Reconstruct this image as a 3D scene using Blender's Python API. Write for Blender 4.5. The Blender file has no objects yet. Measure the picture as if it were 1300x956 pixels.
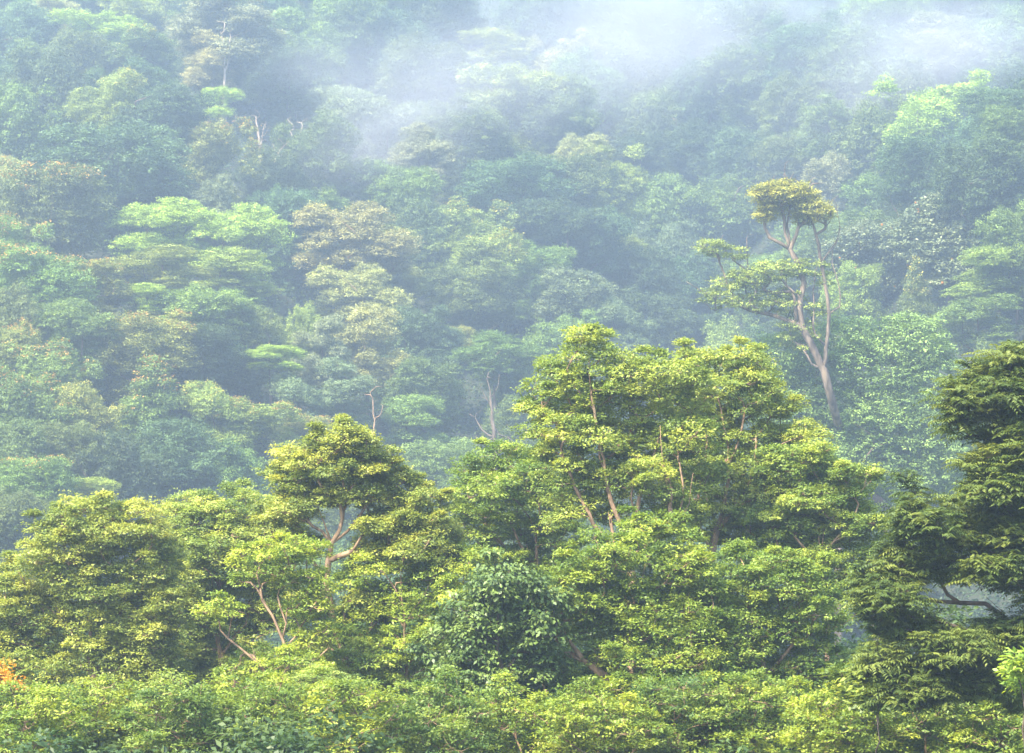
import bpy, math
import numpy as np
from mathutils import Vector

R = math.radians
rng = np.random.default_rng(7)
sc = bpy.context.scene
COL = sc.collection

# ---------------------------------------------------------------- camera
CZ, PITCH, HF = 14.2, R(4.0), math.tan(R(11.0))
cam = bpy.data.cameras.new('camera'); cam_o = bpy.data.objects.new('camera', cam); COL.objects.link(cam_o)
cam_o.location = (0, 0, CZ); cam_o.rotation_euler = (R(90) + PITCH, 0, 0)
cam.sensor_width = 36; cam.lens = 18 / HF; cam.clip_start = 0.5; cam.clip_end = 6000
sc.camera = cam_o

# ---------------------------------------------------------------- sky, sun, exposure
SUN_EL, SUN_AZ = R(50), R(222)          # azimuth from +Y (view direction), clockwise; 215 = behind the camera, to the left
w = bpy.data.worlds.new('World'); sc.world = w; w.use_nodes = True
nt = w.node_tree; bgn = nt.nodes['Background']
sky = nt.nodes.new('ShaderNodeTexSky'); sky.sky_type = 'NISHITA'; sky.sun_disc = False
sky.sun_elevation = SUN_EL; sky.sun_rotation = SUN_AZ; sky.air_density = 1.2; sky.dust_density = 2.5
nt.links.new(sky.outputs[0], bgn.inputs[0]); bgn.inputs[1].default_value = 0.15
sl = bpy.data.lights.new('sun', 'SUN'); so = bpy.data.objects.new('sun', sl); COL.objects.link(so)
sl.energy = 4.2; sl.angle = R(4.0); sl.color = (1.0, 0.91, 0.74)
sd = Vector((math.sin(SUN_AZ) * math.cos(SUN_EL), math.cos(SUN_AZ) * math.cos(SUN_EL), math.sin(SUN_EL)))
so.rotation_euler = sd.to_track_quat('Z', 'Y').to_euler(); so.location = (0, 0, 250)
sc.view_settings.view_transform = 'Standard'; sc.view_settings.look = 'None'
sc.view_settings.gamma = 1; sc.view_settings.exposure = 2.32
sc.render.engine = 'CYCLES'
cy = sc.cycles
cy.max_bounces = 5; cy.diffuse_bounces = 3; cy.glossy_bounces = 1; cy.transmission_bounces = 3; cy.volume_bounces = 0
cy.transparent_max_bounces = 4; cy.use_denoising = True; cy.use_adaptive_sampling = True; cy.adaptive_threshold = 0.015
cy.sample_clamp_indirect = 3.0
HAZE_D, HAZE_COL = 0.00115, (0.66, 0.84, 1.0, 1)

# ---------------------------------------------------------------- helpers
def ray(px, py):
    r = Vector(((px - 650) / 650 * HF, 1.0, (478 - py) / 650 * HF))
    c, s = math.cos(PITCH), math.sin(PITCH)
    return np.array([r.x, c * r.y - s * r.z, s * r.y + c * r.z])

def at(px, py, Y):
    d = ray(px, py); return np.array([0, 0, CZ]) + d * (Y / d[1])

def mpp(Y): return Y * HF / 650          # metres per photo pixel

def sstep(a, b, x):
    t = np.clip((x - a) / (b - a), 0, 1); return t * t * (3 - 2 * t)

def terrain(x, y):
    x = np.asarray(x, float); y = np.asarray(y, float)
    y0 = 275 - 38 * sstep(-10, -60, x) + 6 * np.sin(x / 19.0)
    s = y - y0
    h = 0.46 * 14 * np.log1p(np.exp(np.clip(s / 14, -30, 30)))
    h = np.where(s > 400, 0.46 * s, h)
    h = h - 0.46 * 25 * np.log1p(np.exp(np.clip((y - 640) / 25, -30, 30))) * 1.3 * (y > 540)
    h += 38 * np.exp(-((x - 76) / 26) ** 2) * sstep(190, 300, y) * (1 - sstep(330, 430, y))
    h += 8 * np.exp(-((x + 70) / 30) ** 2) * sstep(200, 300, y) * (1 - sstep(330, 430, y))
    h -= 17 * np.exp(-((x - 24 - 0.06 * (y - 330)) / 15) ** 2) * sstep(285, 350, y) * (1 - 0.9 * sstep(455, 540, y))
    h += (2.4 * np.sin(x / 13 + y / 31) + 1.8 * np.sin(y / 17 - x / 29 + 1.3)) * sstep(250, 320, y)
    h += 0.5 * np.sin(x / 6.3) * np.cos(y / 7.1)
    h += 11.6 * (1 - sstep(10, 55, np.abs(y)))* (1 - sstep(30, 120, np.abs(x)))
    return np.maximum(h, -1.0)

def place(px, py, Hc, y_from=200.0):
    """the point of the sight line that is Hc metres above the hillside"""
    d = ray(px, py); d = d / d[1]
    ys = np.arange(y_from, 640, 0.5)
    X = d[0] * ys; Z = CZ + d[2] * ys
    f = Z - terrain(X, ys) - Hc
    k = np.nonzero(f < 0)[0]
    k = k[0] if len(k) else len(ys) - 1
    return X[k], ys[k], float(terrain(X[k], ys[k]))

def quad_mesh(name, V, tint=None):
    """V: (n,4,3) quads -> one mesh"""
    n = len(V); me = bpy.data.meshes.new(name)
    me.vertices.add(n * 4); me.vertices.foreach_set('co', V.reshape(-1).astype(np.float32))
    me.loops.add(n * 4); me.loops.foreach_set('vertex_index', np.arange(n * 4, dtype=np.int32))
    me.polygons.add(n); me.polygons.foreach_set('loop_start', np.arange(0, n * 4, 4, dtype=np.int32))
    if tint is not None:
        a = me.attributes.new('tint', 'FLOAT', 'FACE'); a.data.foreach_set('value', tint.astype(np.float32))
    me.update(calc_edges=True)
    return me

def gen_mesh(name, V, F, smooth=True):
    me = bpy.data.meshes.new(name)
    me.from_pydata([tuple(v) for v in V], [], F)
    if smooth: me.polygons.foreach_set('use_smooth', [True] * len(me.polygons))
    me.update(); return me

def link(name, me, mat=None, parent=None, color=None):
    o = bpy.data.objects.new(name, me); COL.objects.link(o)
    if mat is not None and me is not None and len(me.materials) == 0: me.materials.append(mat)
    if parent is not None: o.parent = parent
    if color is not None: o.color = (*color, 1)
    return o

def thing(name, label, cat, loc, group=None):
    o = bpy.data.objects.new(name, None); COL.objects.link(o); o.location = loc
    o.empty_display_size = 0.5
    o['label'] = label; o['category'] = cat
    if group: o['group'] = group
    return o

def unit(a): return a / np.maximum(np.linalg.norm(a, axis=-1, keepdims=True), 1e-9)

# ---------------------------------------------------------------- materials
def new_mat(name):
    m = bpy.data.materials.new(name); m.use_nodes = True
    return m, m.node_tree, m.node_tree.nodes['Principled BSDF']

def leaf_material(name, rough=0.5, trans=0.35, spec=0.4, lo=0.55, hi=1.55, hue=0.025):
    m, t, p = new_mat(name); N = t.nodes.new; L = t.links.new
    oi = N('ShaderNodeObjectInfo'); at_ = N('ShaderNodeAttribute'); at_.attribute_name = 'tint'
    mr = N('ShaderNodeMapRange'); mr.inputs[3].default_value = lo; mr.inputs[4].default_value = hi
    mh = N('ShaderNodeMapRange'); mh.inputs[3].default_value = 0.5 + hue * 0.6; mh.inputs[4].default_value = 0.5 - hue
    hs = N('ShaderNodeHueSaturation')
    L(at_.outputs['Fac'], mr.inputs[0]); L(at_.outputs['Fac'], mh.inputs[0])
    L(mr.outputs[0], hs.inputs['Value']); L(mh.outputs[0], hs.inputs['Hue']); L(oi.outputs['Color'], hs.inputs['Color'])
    L(hs.outputs[0], p.inputs['Base Color']); p.inputs['Roughness'].default_value = rough
    p.inputs['Specular IOR Level'].default_value = spec
    tr = N('ShaderNodeBsdfTranslucent'); h2 = N('ShaderNodeHueSaturation')
    h2.inputs['Hue'].default_value = 0.485; h2.inputs['Saturation'].default_value = 1.1; h2.inputs['Value'].default_value = 1.5
    L(hs.outputs[0], h2.inputs['Color']); L(h2.outputs[0], tr.inputs['Color'])
    mx = N('ShaderNodeMixShader'); mx.inputs[0].default_value = trans
    L(p.outputs[0], mx.inputs[1]); L(tr.outputs[0], mx.inputs[2])
    L(mx.outputs[0], t.nodes['Material Output'].inputs['Surface'])
    return m

M_LEAF = leaf_material('leaf', hue=0.038, lo=0.5, hi=1.6)
M_LEAF_FAR = leaf_material('hill_leaf', hue=0.014, rough=0.6, spec=0.3, trans=0.25, lo=0.45, hi=1.7)
M_GLOSSY = leaf_material('glossy_leaf', rough=0.48, spec=0.4, trans=0.2)
M_BLOSSOM = leaf_material('blossom', rough=0.6, spec=0.2, trans=0.3, hue=0.01)

def bark_material(name, c1, c2, scale=3.0):
    m, t, p = new_mat(name); N = t.nodes.new; L = t.links.new
    tc = N('ShaderNodeTexCoord'); mp = N('ShaderNodeMapping'); mp.inputs['Scale'].default_value = (scale, scale, scale * 0.3)
    no = N('ShaderNodeTexNoise'); no.inputs['Scale'].default_value = 2.0; no.inputs['Detail'].default_value = 6
    cr = N('ShaderNodeValToRGB'); cr.color_ramp.elements[0].position = 0.35; cr.color_ramp.elements[1].position = 0.65
    cr.color_ramp.elements[0].color = (*c1, 1); cr.color_ramp.elements[1].color = (*c2, 1)
    bm_ = N('ShaderNodeBump'); bm_.inputs['Strength'].default_value = 0.5; bm_.inputs['Distance'].default_value = 0.05
    L(tc.outputs['Object'], mp.inputs[0]); L(mp.outputs[0], no.inputs[0]); L(no.outputs[0], cr.inputs[0])
    L(cr.outputs[0], p.inputs['Base Color']); L(no.outputs[0], bm_.inputs['Height']); L(bm_.outputs[0], p.inputs['Normal'])
    p.inputs['Roughness'].default_value = 0.85
    return m

M_BARK = bark_material('bark', (0.09, 0.055, 0.03), (0.33, 0.21, 0.12))
M_BARK_DARK = bark_material('dark_bark', (0.035, 0.025, 0.018), (0.11, 0.075, 0.05))
M_BARK_PALE = bark_material('pale_bark', (0.16, 0.12, 0.08), (0.36, 0.29, 0.22))
M_BARK_PINK = bark_material('pinkish_bark', (0.035, 0.025, 0.018), (0.19, 0.14, 0.095), 1.2)

# ---------------------------------------------------------------- foliage
def leaves(C, out, L, W, droop=0.25, jit=0.5, up=0.75, tilt=None, nj=0.22):
    """leaf quads at C (n,3), axis along out (n,3); L, W arrays; tilt = the common facing of the spray"""
    n = len(C)
    a = unit(out + rng.normal(0, jit, (n, 3)) * [1, 1, 0.6] - [0, 0, droop])
    nz = unit(np.array([0, 0, up]) + rng.normal(0, nj, (n, 3)) + out * 0.25 + (0 if tilt is None else tilt))
    s = unit(np.cross(a, nz)); nn = np.cross(s, a)
    L = L[:, None]; W = W[:, None]
    V = np.empty((n, 4, 3))
    V[:, 0] = C - a * L * 0.5
    V[:, 1] = C + s * W * 0.5 - a * L * 0.05 + nn * W * 0.12
    V[:, 2] = C + a * L * 0.5 - nn * L * 0.12
    V[:, 3] = C - s * W * 0.5 - a * L * 0.05 + nn * W * 0.12
    return V

def pad_foliage(P, Rp, n_spray, n_leaf, L, W, flat=0.5, droop=0.25, style='spray', tint_pad=None, skirt=0.25):
    """P (k,3) pad centres, Rp (k,) radii. Every pad is a shallow dome of twig sprays."""
    k = len(P); n = k * n_spray
    pid = np.repeat(np.arange(k), n_spray)
    th = rng.uniform(0, 2 * np.pi, n); cz = rng.uniform(-skirt, 1, n); sz = np.sqrt(1 - cz ** 2)
    rr = rng.uniform(0.45, 1.0, n) ** 0.6 * rng.choice([0.95, 1, 1, 1.05, 1.2, 1.5], n)
    d = np.stack([sz * np.cos(th), sz * np.sin(th), cz], 1)
    # lumpy pads: every pad gets its own elongation
    el = rng.uniform(0.75, 1.25, (k, 2)); er = rng.uniform(0, np.pi, k)
    c, s = np.cos(er)[pid], np.sin(er)[pid]
    dx = d[:, 0] * el[pid, 0]; dy = d[:, 1] * el[pid, 1]
    off = np.stack([c * dx - s * dy, s * dx + c * dy, d[:, 2] * flat], 1) * (rr * Rp[pid])[:, None]
    S = P[pid] + off
    sdir = unit(off * [1, 1, 0.6] + [0, 0, 0.15 * 1.0])
    m = n * n_leaf; sid = np.repeat(np.arange(n), n_leaf)
    sz_ = (L * 1.6)
    tilt = unit(sdir + rng.normal(0, 0.35, (n, 3)))[sid] * 0.55
    if style == 'pinnate':
        t = np.tile((np.arange(n_leaf) + 0.5) / n_leaf, n)
        side = np.tile(np.where(np.arange(n_leaf) % 2 == 0, 1, -1), n)
        ax = unit(sdir + rng.normal(0, 0.35, (n, 3)) * [1, 1, 0.5])
        ax = ax[sid]; lat = unit(np.cross(ax, [0, 0, 1.0])) * side[:, None]
        reach = L * 3.2
        C = S[sid] + ax * ((t - 0.3) * reach)[:, None] - np.array([0, 0, 1.0]) * (t ** 2 * reach * 0.45)[:, None] + lat * L * 0.42
        out = unit(lat + ax * 0.5)
        V = leaves(C, out, rng.uniform(0.75, 1.1, m) * L, rng.uniform(0.8, 1.1, m) * W, droop + 0.15, 0.15, 0.9, tilt * 0.6)
    else:
        q = rng.normal(0, 1, (m, 3)) * [1, 1, 0.42]
        C = S[sid] + q * sz_ * 0.5
        out = unit(q * 0.8 + sdir[sid] * 0.8)
        V = leaves(C, out, rng.uniform(0.6, 1.25, m) * L, rng.uniform(0.7, 1.2, m) * W, droop, 0.4, 0.6, tilt)
    tp = rng.uniform(0.15, 0.8, k) if tint_pad is None else tint_pad
    ts = rng.normal(0, 0.12, n)
    T = np.clip(tp[pid][sid] + ts[sid] + rng.normal(0, 0.07, m), 0, 1)
    return V, T, S

def tube(V, F, pts, rad, seg):
    pts = np.asarray(pts, float); n = len(pts)
    tg = np.gradient(pts, axis=0); tg = unit(tg)
    ref = np.array([0.31, 0.93, 0.19]); b = len(V)
    for i in range(n):
        u = unit(np.cross(tg[i], ref)); v = np.cross(tg[i], u)
        for j in range(seg):
            a = 2 * math.pi * j / seg
            V.append(pts[i] + (u * math.cos(a) + v * math.sin(a)) * rad[i])
    for i in range(n - 1):
        for j in range(seg):
            j2 = (j + 1) % seg
            F.append((b + i * seg + j, b + i * seg + j2, b + (i + 1) * seg + j2, b + (i + 1) * seg + j))
    F.append(tuple(b + j for j in range(seg))[::-1]); F.append(tuple(b + (n - 1) * seg + j for j in range(seg)))

def smooth_path(pts, step):
    pts = np.asarray(pts, float); out = []
    n = len(pts)
    for i in range(n - 1):
        p0 = pts[max(i - 1, 0)]; p1 = pts[i]; p2 = pts[i + 1]; p3 = pts[min(i + 2, n - 1)]
        k = max(1, int(np.linalg.norm(p2 - p1) / step))
        for j in range(k):
            t = j / k
            out.append(0.5 * ((2 * p1) + (-p0 + p2) * t + (2 * p0 - 5 * p1 + 4 * p2 - p3) * t * t + (-p0 + 3 * p1 - 3 * p2 + p3) * t ** 3))
    out.append(pts[-1]); return np.array(out)

class Skeleton:
    """branches grown from a few given stems to the leaf pads; radii by the pipe rule"""
    def __init__(s, step): s.pos = []; s.par = []; s.step = step; s.main = set()
    def stem(s, pts, attach=None, main=False, wob=0.0):
        path = smooth_path(pts, s.step)
        if wob: path[1:-1] += rng.normal(0, wob, (len(path) - 2, 3))
        if attach is None: prev = -1; start = 0
        else: prev = attach; start = 1
        for p in path[start:]:
            s.pos.append(p); s.par.append(prev); prev = len(s.pos) - 1
            if main: s.main.add(prev)
        return prev
    def nearest(s, p):
        return int(np.argmin(np.linalg.norm(np.array(s.pos) - p, axis=1)))
    def grow(s, P, minz, order_from):
        P = P[np.argsort(np.linalg.norm(P - order_from, axis=1))]
        for p in P:
            A = np.array(s.pos); dv = p - A; dist = np.linalg.norm(dv, axis=1)
            hor = np.linalg.norm(dv[:, :2], axis=1)
            cost = dist + 1.6 * np.maximum(0, hor * 0.35 - dv[:, 2]) + 50 * (A[:, 2] < minz)
            k = int(np.argmin(cost)); a = A[k]
            pa = A[s.par[k]] if s.par[k] >= 0 else a - [0, 0, 1]
            d = unit(a - pa); L = dist[k]
            c1 = a + (d * 0.45 + unit(p - a) * 0.4) * L * 0.5
            mid = c1 + rng.normal(0, 0.045, 3) * L
            s.stem([a, mid, p], attach=k, wob=0.03 * s.step)
    def radii(s, base, tip):
        n = len(s.pos); w_ = np.zeros(n); has = np.zeros(n, bool)
        for i in range(n - 1, -1, -1):
            if not has[i]: w_[i] = 1
            p = s.par[i]
            if p >= 0: w_[p] += w_[i] + 0.02; has[p] = True
        r = w_ ** 0.5; r = tip + (base - tip) * (r - 1) / max(r.max() - 1, 1e-6)
        return r
    def meshes(s, name, base, tip, seg=7):
        r = s.radii(base, tip); n = len(s.pos)
        kids = [[] for _ in range(n)]
        for i in range(n):
            if s.par[i] >= 0: kids[s.par[i]].append(i)
        out = {}
        VT, FT, VB, FB = [], [], [], []
        stack = [(i, -1) for i in range(n) if s.par[i] < 0]
        while stack:
            i, start = stack.pop()
            chain = [] if start < 0 else [start]
            main = i in s.main
            while True:
                chain.append(i)
                if not kids[i]: break
                ks = sorted(kids[i], key=lambda k: -(r[k] + (10 if k in s.main else 0)))
                for k in ks[1:]: stack.append((k, i))
                i = ks[0]
            pts = [s.pos[c] for c in chain]; rr = [r[c] for c in chain]
            if start >= 0 and len(rr) > 1: rr[0] = min(rr[0], rr[1] * 1.25)
            if len(pts) < 2: continue
            m_ = min(5, len(rr) - 1)
            for q_ in range(m_): rr[-1 - q_] *= 0.3 + 0.7 * q_ / 5      # limbs thin out to their tips
            sg = seg if rr[min(1, len(rr) - 1)] > 0.08 else 5 if rr[min(1, len(rr) - 1)] > 0.035 else 4
            tube(VT if main else VB, FT if main else FB, pts, rr, sg)
        return (gen_mesh(name + '_trunk', VT, FT) if VT else None), (gen_mesh(name + '_branches', VB, FB) if VB else None)

def scatter_pads(lobes, Rp, density=1.0, shell=0.5, low=-0.55, gap=0.85, over=0.95):
    """lobes: (centre, (rx, ry, rz)); pads spread through the outer part of every lobe, kept apart"""
    P = []; RR = []
    for c, ax in lobes:
        c = np.asarray(c, float); ax = np.asarray(ax, float)
        area = 4 * math.pi * ((ax[0] * ax[1]) ** 1.6 / 3 + (ax[0] * ax[2]) ** 1.6 / 3 + (ax[1] * ax[2]) ** 1.6 / 3) ** (1 / 1.6)
        n = max(3, int(density * area / (2.0 * Rp * Rp)))
        for t in range(n * 4):
            d = unit(rng.normal(0, 1, 3))
            if d[2] < low: continue
            p = c + d * ax * (shell + (1 - shell) * rng.random() ** 0.5) * over
            r = Rp * rng.uniform(0.55, 1.35)
            if P and np.min(np.linalg.norm((np.array(P) - p) * [1, 1, 1.25], axis=1)) < gap * Rp: continue
            P.append(p); RR.append(r); n -= 1
            if n <= 0: break
    return np.array(P), np.array(RR)

# ================================================================ THE SETTING
def sheet(name, xs, ys, zoff=0.0):
    X, Y = np.meshgrid(xs, ys); Z = terrain(X, Y) + zoff
    V = np.stack([X, Y, Z], -1).reshape(-1, 3); nx, ny = len(xs), len(ys)
    F = [(j * nx + i, j * nx + i + 1, (j + 1) * nx + i + 1, (j + 1) * nx + i) for j in range(ny - 1) for i in range(nx - 1)]
    return gen_mesh(name, V, F)

m, t, p = new_mat('forest_floor')
no = t.nodes.new('ShaderNodeTexNoise'); no.inputs['Scale'].default_value = 0.35; no.inputs['Detail'].default_value = 8
tcn = t.nodes.new('ShaderNodeTexCoord'); t.links.new(tcn.outputs['Object'], no.inputs[0])
cr = t.nodes.new('ShaderNodeValToRGB'); cr.color_ramp.elements[0].color = (0.010, 0.016, 0.007, 1); cr.color_ramp.elements[1].color = (0.03, 0.036, 0.015, 1)
cr.color_ramp.elements[0].position = 0.35; cr.color_ramp.elements[1].position = 0.65
t.links.new(no.outputs[0], cr.inputs[0]); t.links.new(cr.outputs[0], p.inputs['Base Color']); p.inputs['Roughness'].default_value = 0.95
xs = np.concatenate([[-1500, -900, -500, -320], np.arange(-220, 221, 5.0), [320, 500, 900, 1500]])
ys = np.concatenate([[-1500, -700, -300, -120], np.arange(-70, 701, 5.0), [760, 900, 1200, 1700]])
g = link('terrain', sheet('terrain', xs, ys), m); g['kind'] = 'structure'

# haze: one even box of air round everything
def box_mesh(name, lo, hi):
    V = [(x, y, z) for x in (lo[0], hi[0]) for y in (lo[1], hi[1]) for z in (lo[2], hi[2])]
    F = [(0, 1, 3, 2), (4, 6, 7, 5), (0, 4, 5, 1), (2, 3, 7, 6), (0, 2, 6, 4), (1, 5, 7, 3)]
    return gen_mesh(name, V, F, False)
def volume_mat(name, dens, col):
    m = bpy.data.materials.new(name); m.use_nodes = True; t = m.node_tree
    t.nodes.remove(t.nodes['Principled BSDF'])
    v = t.nodes.new('ShaderNodeVolumePrincipled'); v.inputs['Color'].default_value = col; v.inputs['Density'].default_value = dens; v.inputs['Anisotropy'].default_value = 0.2 if dens == 1.0 else 0.45
    t.links.new(v.outputs[0], t.nodes['Material Output'].inputs['Volume'])
    return m, t, v
hm, _, _ = volume_mat('haze_air', HAZE_D, HAZE_COL)
hz = link('haze', box_mesh('haze', (-1520, -1520, -3.0), (1520, 1720, 205)), hm); hz['kind'] = 'stuff'

# mist: soft banks drifting over the slope
def mist(px, py, rx, ry, dens, lift=24.0, depth=22.0, tilt=0.0, sc_=1.0, thr=0.36):
    X, Y, g0 = place(px, py, lift)
    k = mpp(Y)
    V, F = [], []
    nu, nv = 20, 12
    for j in range(nv + 1):
        for i in range(nu):
            a = math.pi * j / nv; b = 2 * math.pi * i / nu
            V.append((math.sin(a) * math.cos(b), math.sin(a) * math.sin(b), math.cos(a)))
    for j in range(nv):
        for i in range(nu):
            i2 = (i + 1) % nu
            F.append((j * nu + i, (j + 1) * nu + i, (j + 1) * nu + i2, j * nu + i2))
    me = gen_mesh('mist', V, F)
    import bmesh
    bm = bmesh.new(); bm.from_mesh(me); bmesh.ops.remove_doubles(bm, verts=bm.verts, dist=1e-4)
    bmesh.ops.recalc_face_normals(bm, faces=bm.faces); bm.to_mesh(me); bm.free()
    m, t, v = volume_mat('mist_air', 1.0, (0.93, 0.95, 1.0, 1)); N = t.nodes.new; L = t.links.new
    tc = N('ShaderNodeTexCoord')
    ln = N('ShaderNodeVectorMath'); ln.operation = 'LENGTH'; L(tc.outputs['Object'], ln.inputs[0])
    fo = N('ShaderNodeMapRange'); fo.interpolation_type = 'SMOOTHSTEP'
    fo.inputs[1].default_value = 0.15; fo.inputs[2].default_value = 0.98; fo.inputs[3].default_value = 1; fo.inputs[4].default_value = 0
    L(ln.outputs['Value'], fo.inputs[0])
    geo = N('ShaderNodeNewGeometry'); mp = N('ShaderNodeMapping')
    mp.inputs['Scale'].default_value = (0.030 * sc_, 0.03 * sc_, 0.05 * sc_); mp.inputs['Rotation'].default_value = (0, R(-28), 0)
    L(geo.outputs['Position'], mp.inputs[0])
    nz = N('ShaderNodeTexNoise'); nz.inputs['Scale'].default_value = 1.0; nz.inputs['Detail'].default_value = 3; nz.inputs['Distortion'].default_value = 0.6
    L(mp.outputs[0], nz.inputs[0])
    nr = N('ShaderNodeMapRange'); nr.inputs[1].default_value = thr; nr.inputs[2].default_value = 0.72; nr.inputs[3].default_value = 0.0; nr.inputs[4].default_value = dens
    L(nz.outputs[0], nr.inputs[0])
    mu = N('ShaderNodeMath'); mu.operation = 'MULTIPLY'; L(fo.outputs[0], mu.inputs[0]); L(nr.outputs[0], mu.inputs[1])
    L(mu.outputs[0], v.inputs['Density'])
    m.cycles.volume_step_rate = 4.0
    o = link('mist', me, m); o.location = (X, Y, g0 + lift); o.scale = (rx * k, depth, ry * k); o.rotation_euler = (0, tilt, 0)
    o['kind'] = 'stuff'; return o
MIST = [(900, 25, 450, 150, 0.042, 0.2), (600, 120, 360, 150, 0.036, -0.4), (430, 140, 190, 130, 0.028, -0.4), (1180, 60, 240, 120, 0.030, 0.0), (960, 150, 330, 150, 0.022, 0.2), (780, 80, 360, 150, 0.026, -0.3)]
for (px, py, rx, ry, de, ti) in MIST: mist(px, py, rx, ry, de, tilt=ti)

# ================================================================ HILLSIDE TREES
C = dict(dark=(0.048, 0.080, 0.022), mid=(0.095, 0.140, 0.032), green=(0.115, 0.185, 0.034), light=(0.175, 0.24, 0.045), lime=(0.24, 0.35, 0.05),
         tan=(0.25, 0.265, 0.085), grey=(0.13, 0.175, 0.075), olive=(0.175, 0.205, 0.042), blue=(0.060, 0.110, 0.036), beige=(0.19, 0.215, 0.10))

def proto_lobes(kind):
    """crown of about 7 m radius, centre at the origin"""
    Ls = []
    if kind == 'dome':
        Ls.append(((0, 0, -0.6), (5.2, 5.2, 4.6)))
        for i in range(13):
            a = rng.uniform(0, 2 * np.pi); z = rng.uniform(-3.0, 3.4); rr = math.sqrt(max(0.05, 1 - (z / 5.2) ** 2)) * 4.6
            Ls.append(((math.cos(a) * rr, math.sin(a) * rr, z), (rng.uniform(1.4, 2.7),) * 2 + (rng.uniform(1.2, 2.2),)))
    elif kind == 'layer':
        for i in range(24):
            a = rng.uniform(0, 2 * np.pi); z = rng.uniform(-4.6, 4.4); rr = rng.uniform(0.2, 1.0) * 5.4 * math.sqrt(max(0.08, 1 - (z / 5.6) ** 2))
            s = rng.uniform(1.3, 2.6); Ls.append(((math.cos(a) * rr, math.sin(a) * rr, z), (s, s * rng.uniform(0.7, 1), s * rng.uniform(0.5, 0.95))))
    elif kind == 'mound':
        for i in range(13):
            a = rng.uniform(0, 2 * np.pi); rr = rng.uniform(0, 5.0); top = 4.6 * (1 - (rr / 7) ** 2) + rng.uniform(-1.2, 0.8)
            h = rng.uniform(2.6, 4.6); Ls.append(((math.cos(a) * rr, math.sin(a) * rr, top - h), (rng.uniform(1.4, 2.4),) * 2 + (h,)))
        Ls.append(((0, 0, -2.5), (5, 5, 4)))
    elif kind == 'cone':
        for z in np.linspace(-5, 5.2, 9):
            s = 4.8 * (1 - (z + 5) / 12.0)
            for q in range(2):
                a = rng.uniform(0, 2 * np.pi); Ls.append(((math.cos(a) * s * 0.35, math.sin(a) * s * 0.35, z + rng.uniform(-.4, .4)), (s, s, 1.2)))
    elif kind == 'airy':
        for i in range(34):
            a = rng.uniform(0, 2 * np.pi); z = rng.uniform(-5.2, 5.2); rr = math.sqrt(rng.random()) * 5.8 * math.sqrt(max(0.1, 1 - (z / 6.2) ** 2))
            s = rng.uniform(1.2, 2.3); Ls.append(((math.cos(a) * rr, math.sin(a) * rr, z), (s, s, s * 0.7)))
    elif kind == 'irregular':
        for i in range(8):
            a = rng.uniform(0, 2 * np.pi); z = rng.uniform(-3.5, 3.5); rr = rng.uniform(1.5, 4.2)
            s = rng.uniform(2.1, 3.3); Ls.append(((math.cos(a) * rr, math.sin(a) * rr, z), (s, s, s * 0.75)))
    if kind in ('dome', 'irregular', 'mound'):      # low side boughs and climbers round the stem
        for i in range(9):
            a = rng.uniform(0, 2 * np.pi); z = rng.uniform(-8.5, -3.0); rr = rng.uniform(0.3, 1.0) * (5.6 + 0.35 * z)
            s = rng.uniform(1.2, 2.2); Ls.append(((math.cos(a) * rr, math.sin(a) * rr, z), (s, s, s * rng.uniform(0.8, 1.5))))
        for i in range(7):                            # ragged outline: stray boughs past the crown
            a = rng.uniform(0, 2 * np.pi); z = rng.uniform(-2.5, 4.6); rr = 6.6 * math.sqrt(max(0.1, 1 - (z / 6.2) ** 2))
            s = rng.uniform(0.6, 1.2); Ls.append(((math.cos(a) * rr, math.sin(a) * rr, z), (s, s, s * rng.uniform(0.7, 1.3))))
    return Ls

def make_proto(kind, idx):
    lobes = proto_lobes(kind)
    flat = {'layer': 0.5, 'cone': 0.5, 'mound': 0.95}.get(kind, 0.68)
    Rp = {'airy': 0.85, 'layer': 1.05}.get(kind, 0.92)
    dens = {'airy': 0.8, 'layer': 1.2}.get(kind, 0.95)
    P, RR = scatter_pads(lobes, Rp, dens, 0.6, -0.6, 0.95, 1.05)
    droop = 0.6 if kind == 'mound' else 0.25
    V, T, S = pad_foliage(P, RR, 19, 7, 0.30, 0.17, flat, droop, skirt=0.5)
    crown = quad_mesh('crown_' + kind, V, T)
    crown.materials.append(M_LEAF_FAR)
    # blossom sprays on the outermost, uppermost pads
    sc_top = P[:, 2] + 0.35 * np.linalg.norm(P[:, :2], axis=1) + rng.normal(0, 1.0, len(P))
    top = P[np.argsort(-sc_top)[:max(5, len(P) // 14)]]
    Vb, Tb, _ = pad_foliage(top + [0, 0, 0.30], np.full(len(top), 0.85), 6, 3, 0.30, 0.2, 0.5, 0.1)
    bl = quad_mesh('blossom_' + kind, Vb, Tb); bl.materials.append(M_BLOSSOM)
    # trunk and limbs, ground at z = -11
    sk = Skeleton(1.3)
    lean = rng.normal(0, 0.5, 2)
    sk.stem([(0, 0, -13), (lean[0] * .4, lean[1] * .4, -8), (lean[0], lean[1], -4.2), (lean[0] * 1.6, lean[1] * 1.6, 1.0)], main=True, wob=0.05)
    sel = P[rng.permutation(len(P))[:46]]
    sk.grow(sel, -8.0, np.array([0, 0, -5.0]))
    tr, br = sk.meshes('t', 0.34, 0.035, 6)
    return dict(crown=crown, blossom=bl, trunk=tr, branches=br)

PROTO = {}
def proto(kind):
    PROTO.setdefault(kind, [])
    want = {'dome': 7, 'layer': 4, 'mound': 5, 'cone': 2, 'airy': 4, 'irregular': 6}[kind]
    if len(PROTO[kind]) < want:
        PROTO[kind].append(make_proto(kind, len(PROTO[kind])))
        return PROTO[kind][-1]
    return PROTO[kind][int(rng.integers(want))]

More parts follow.
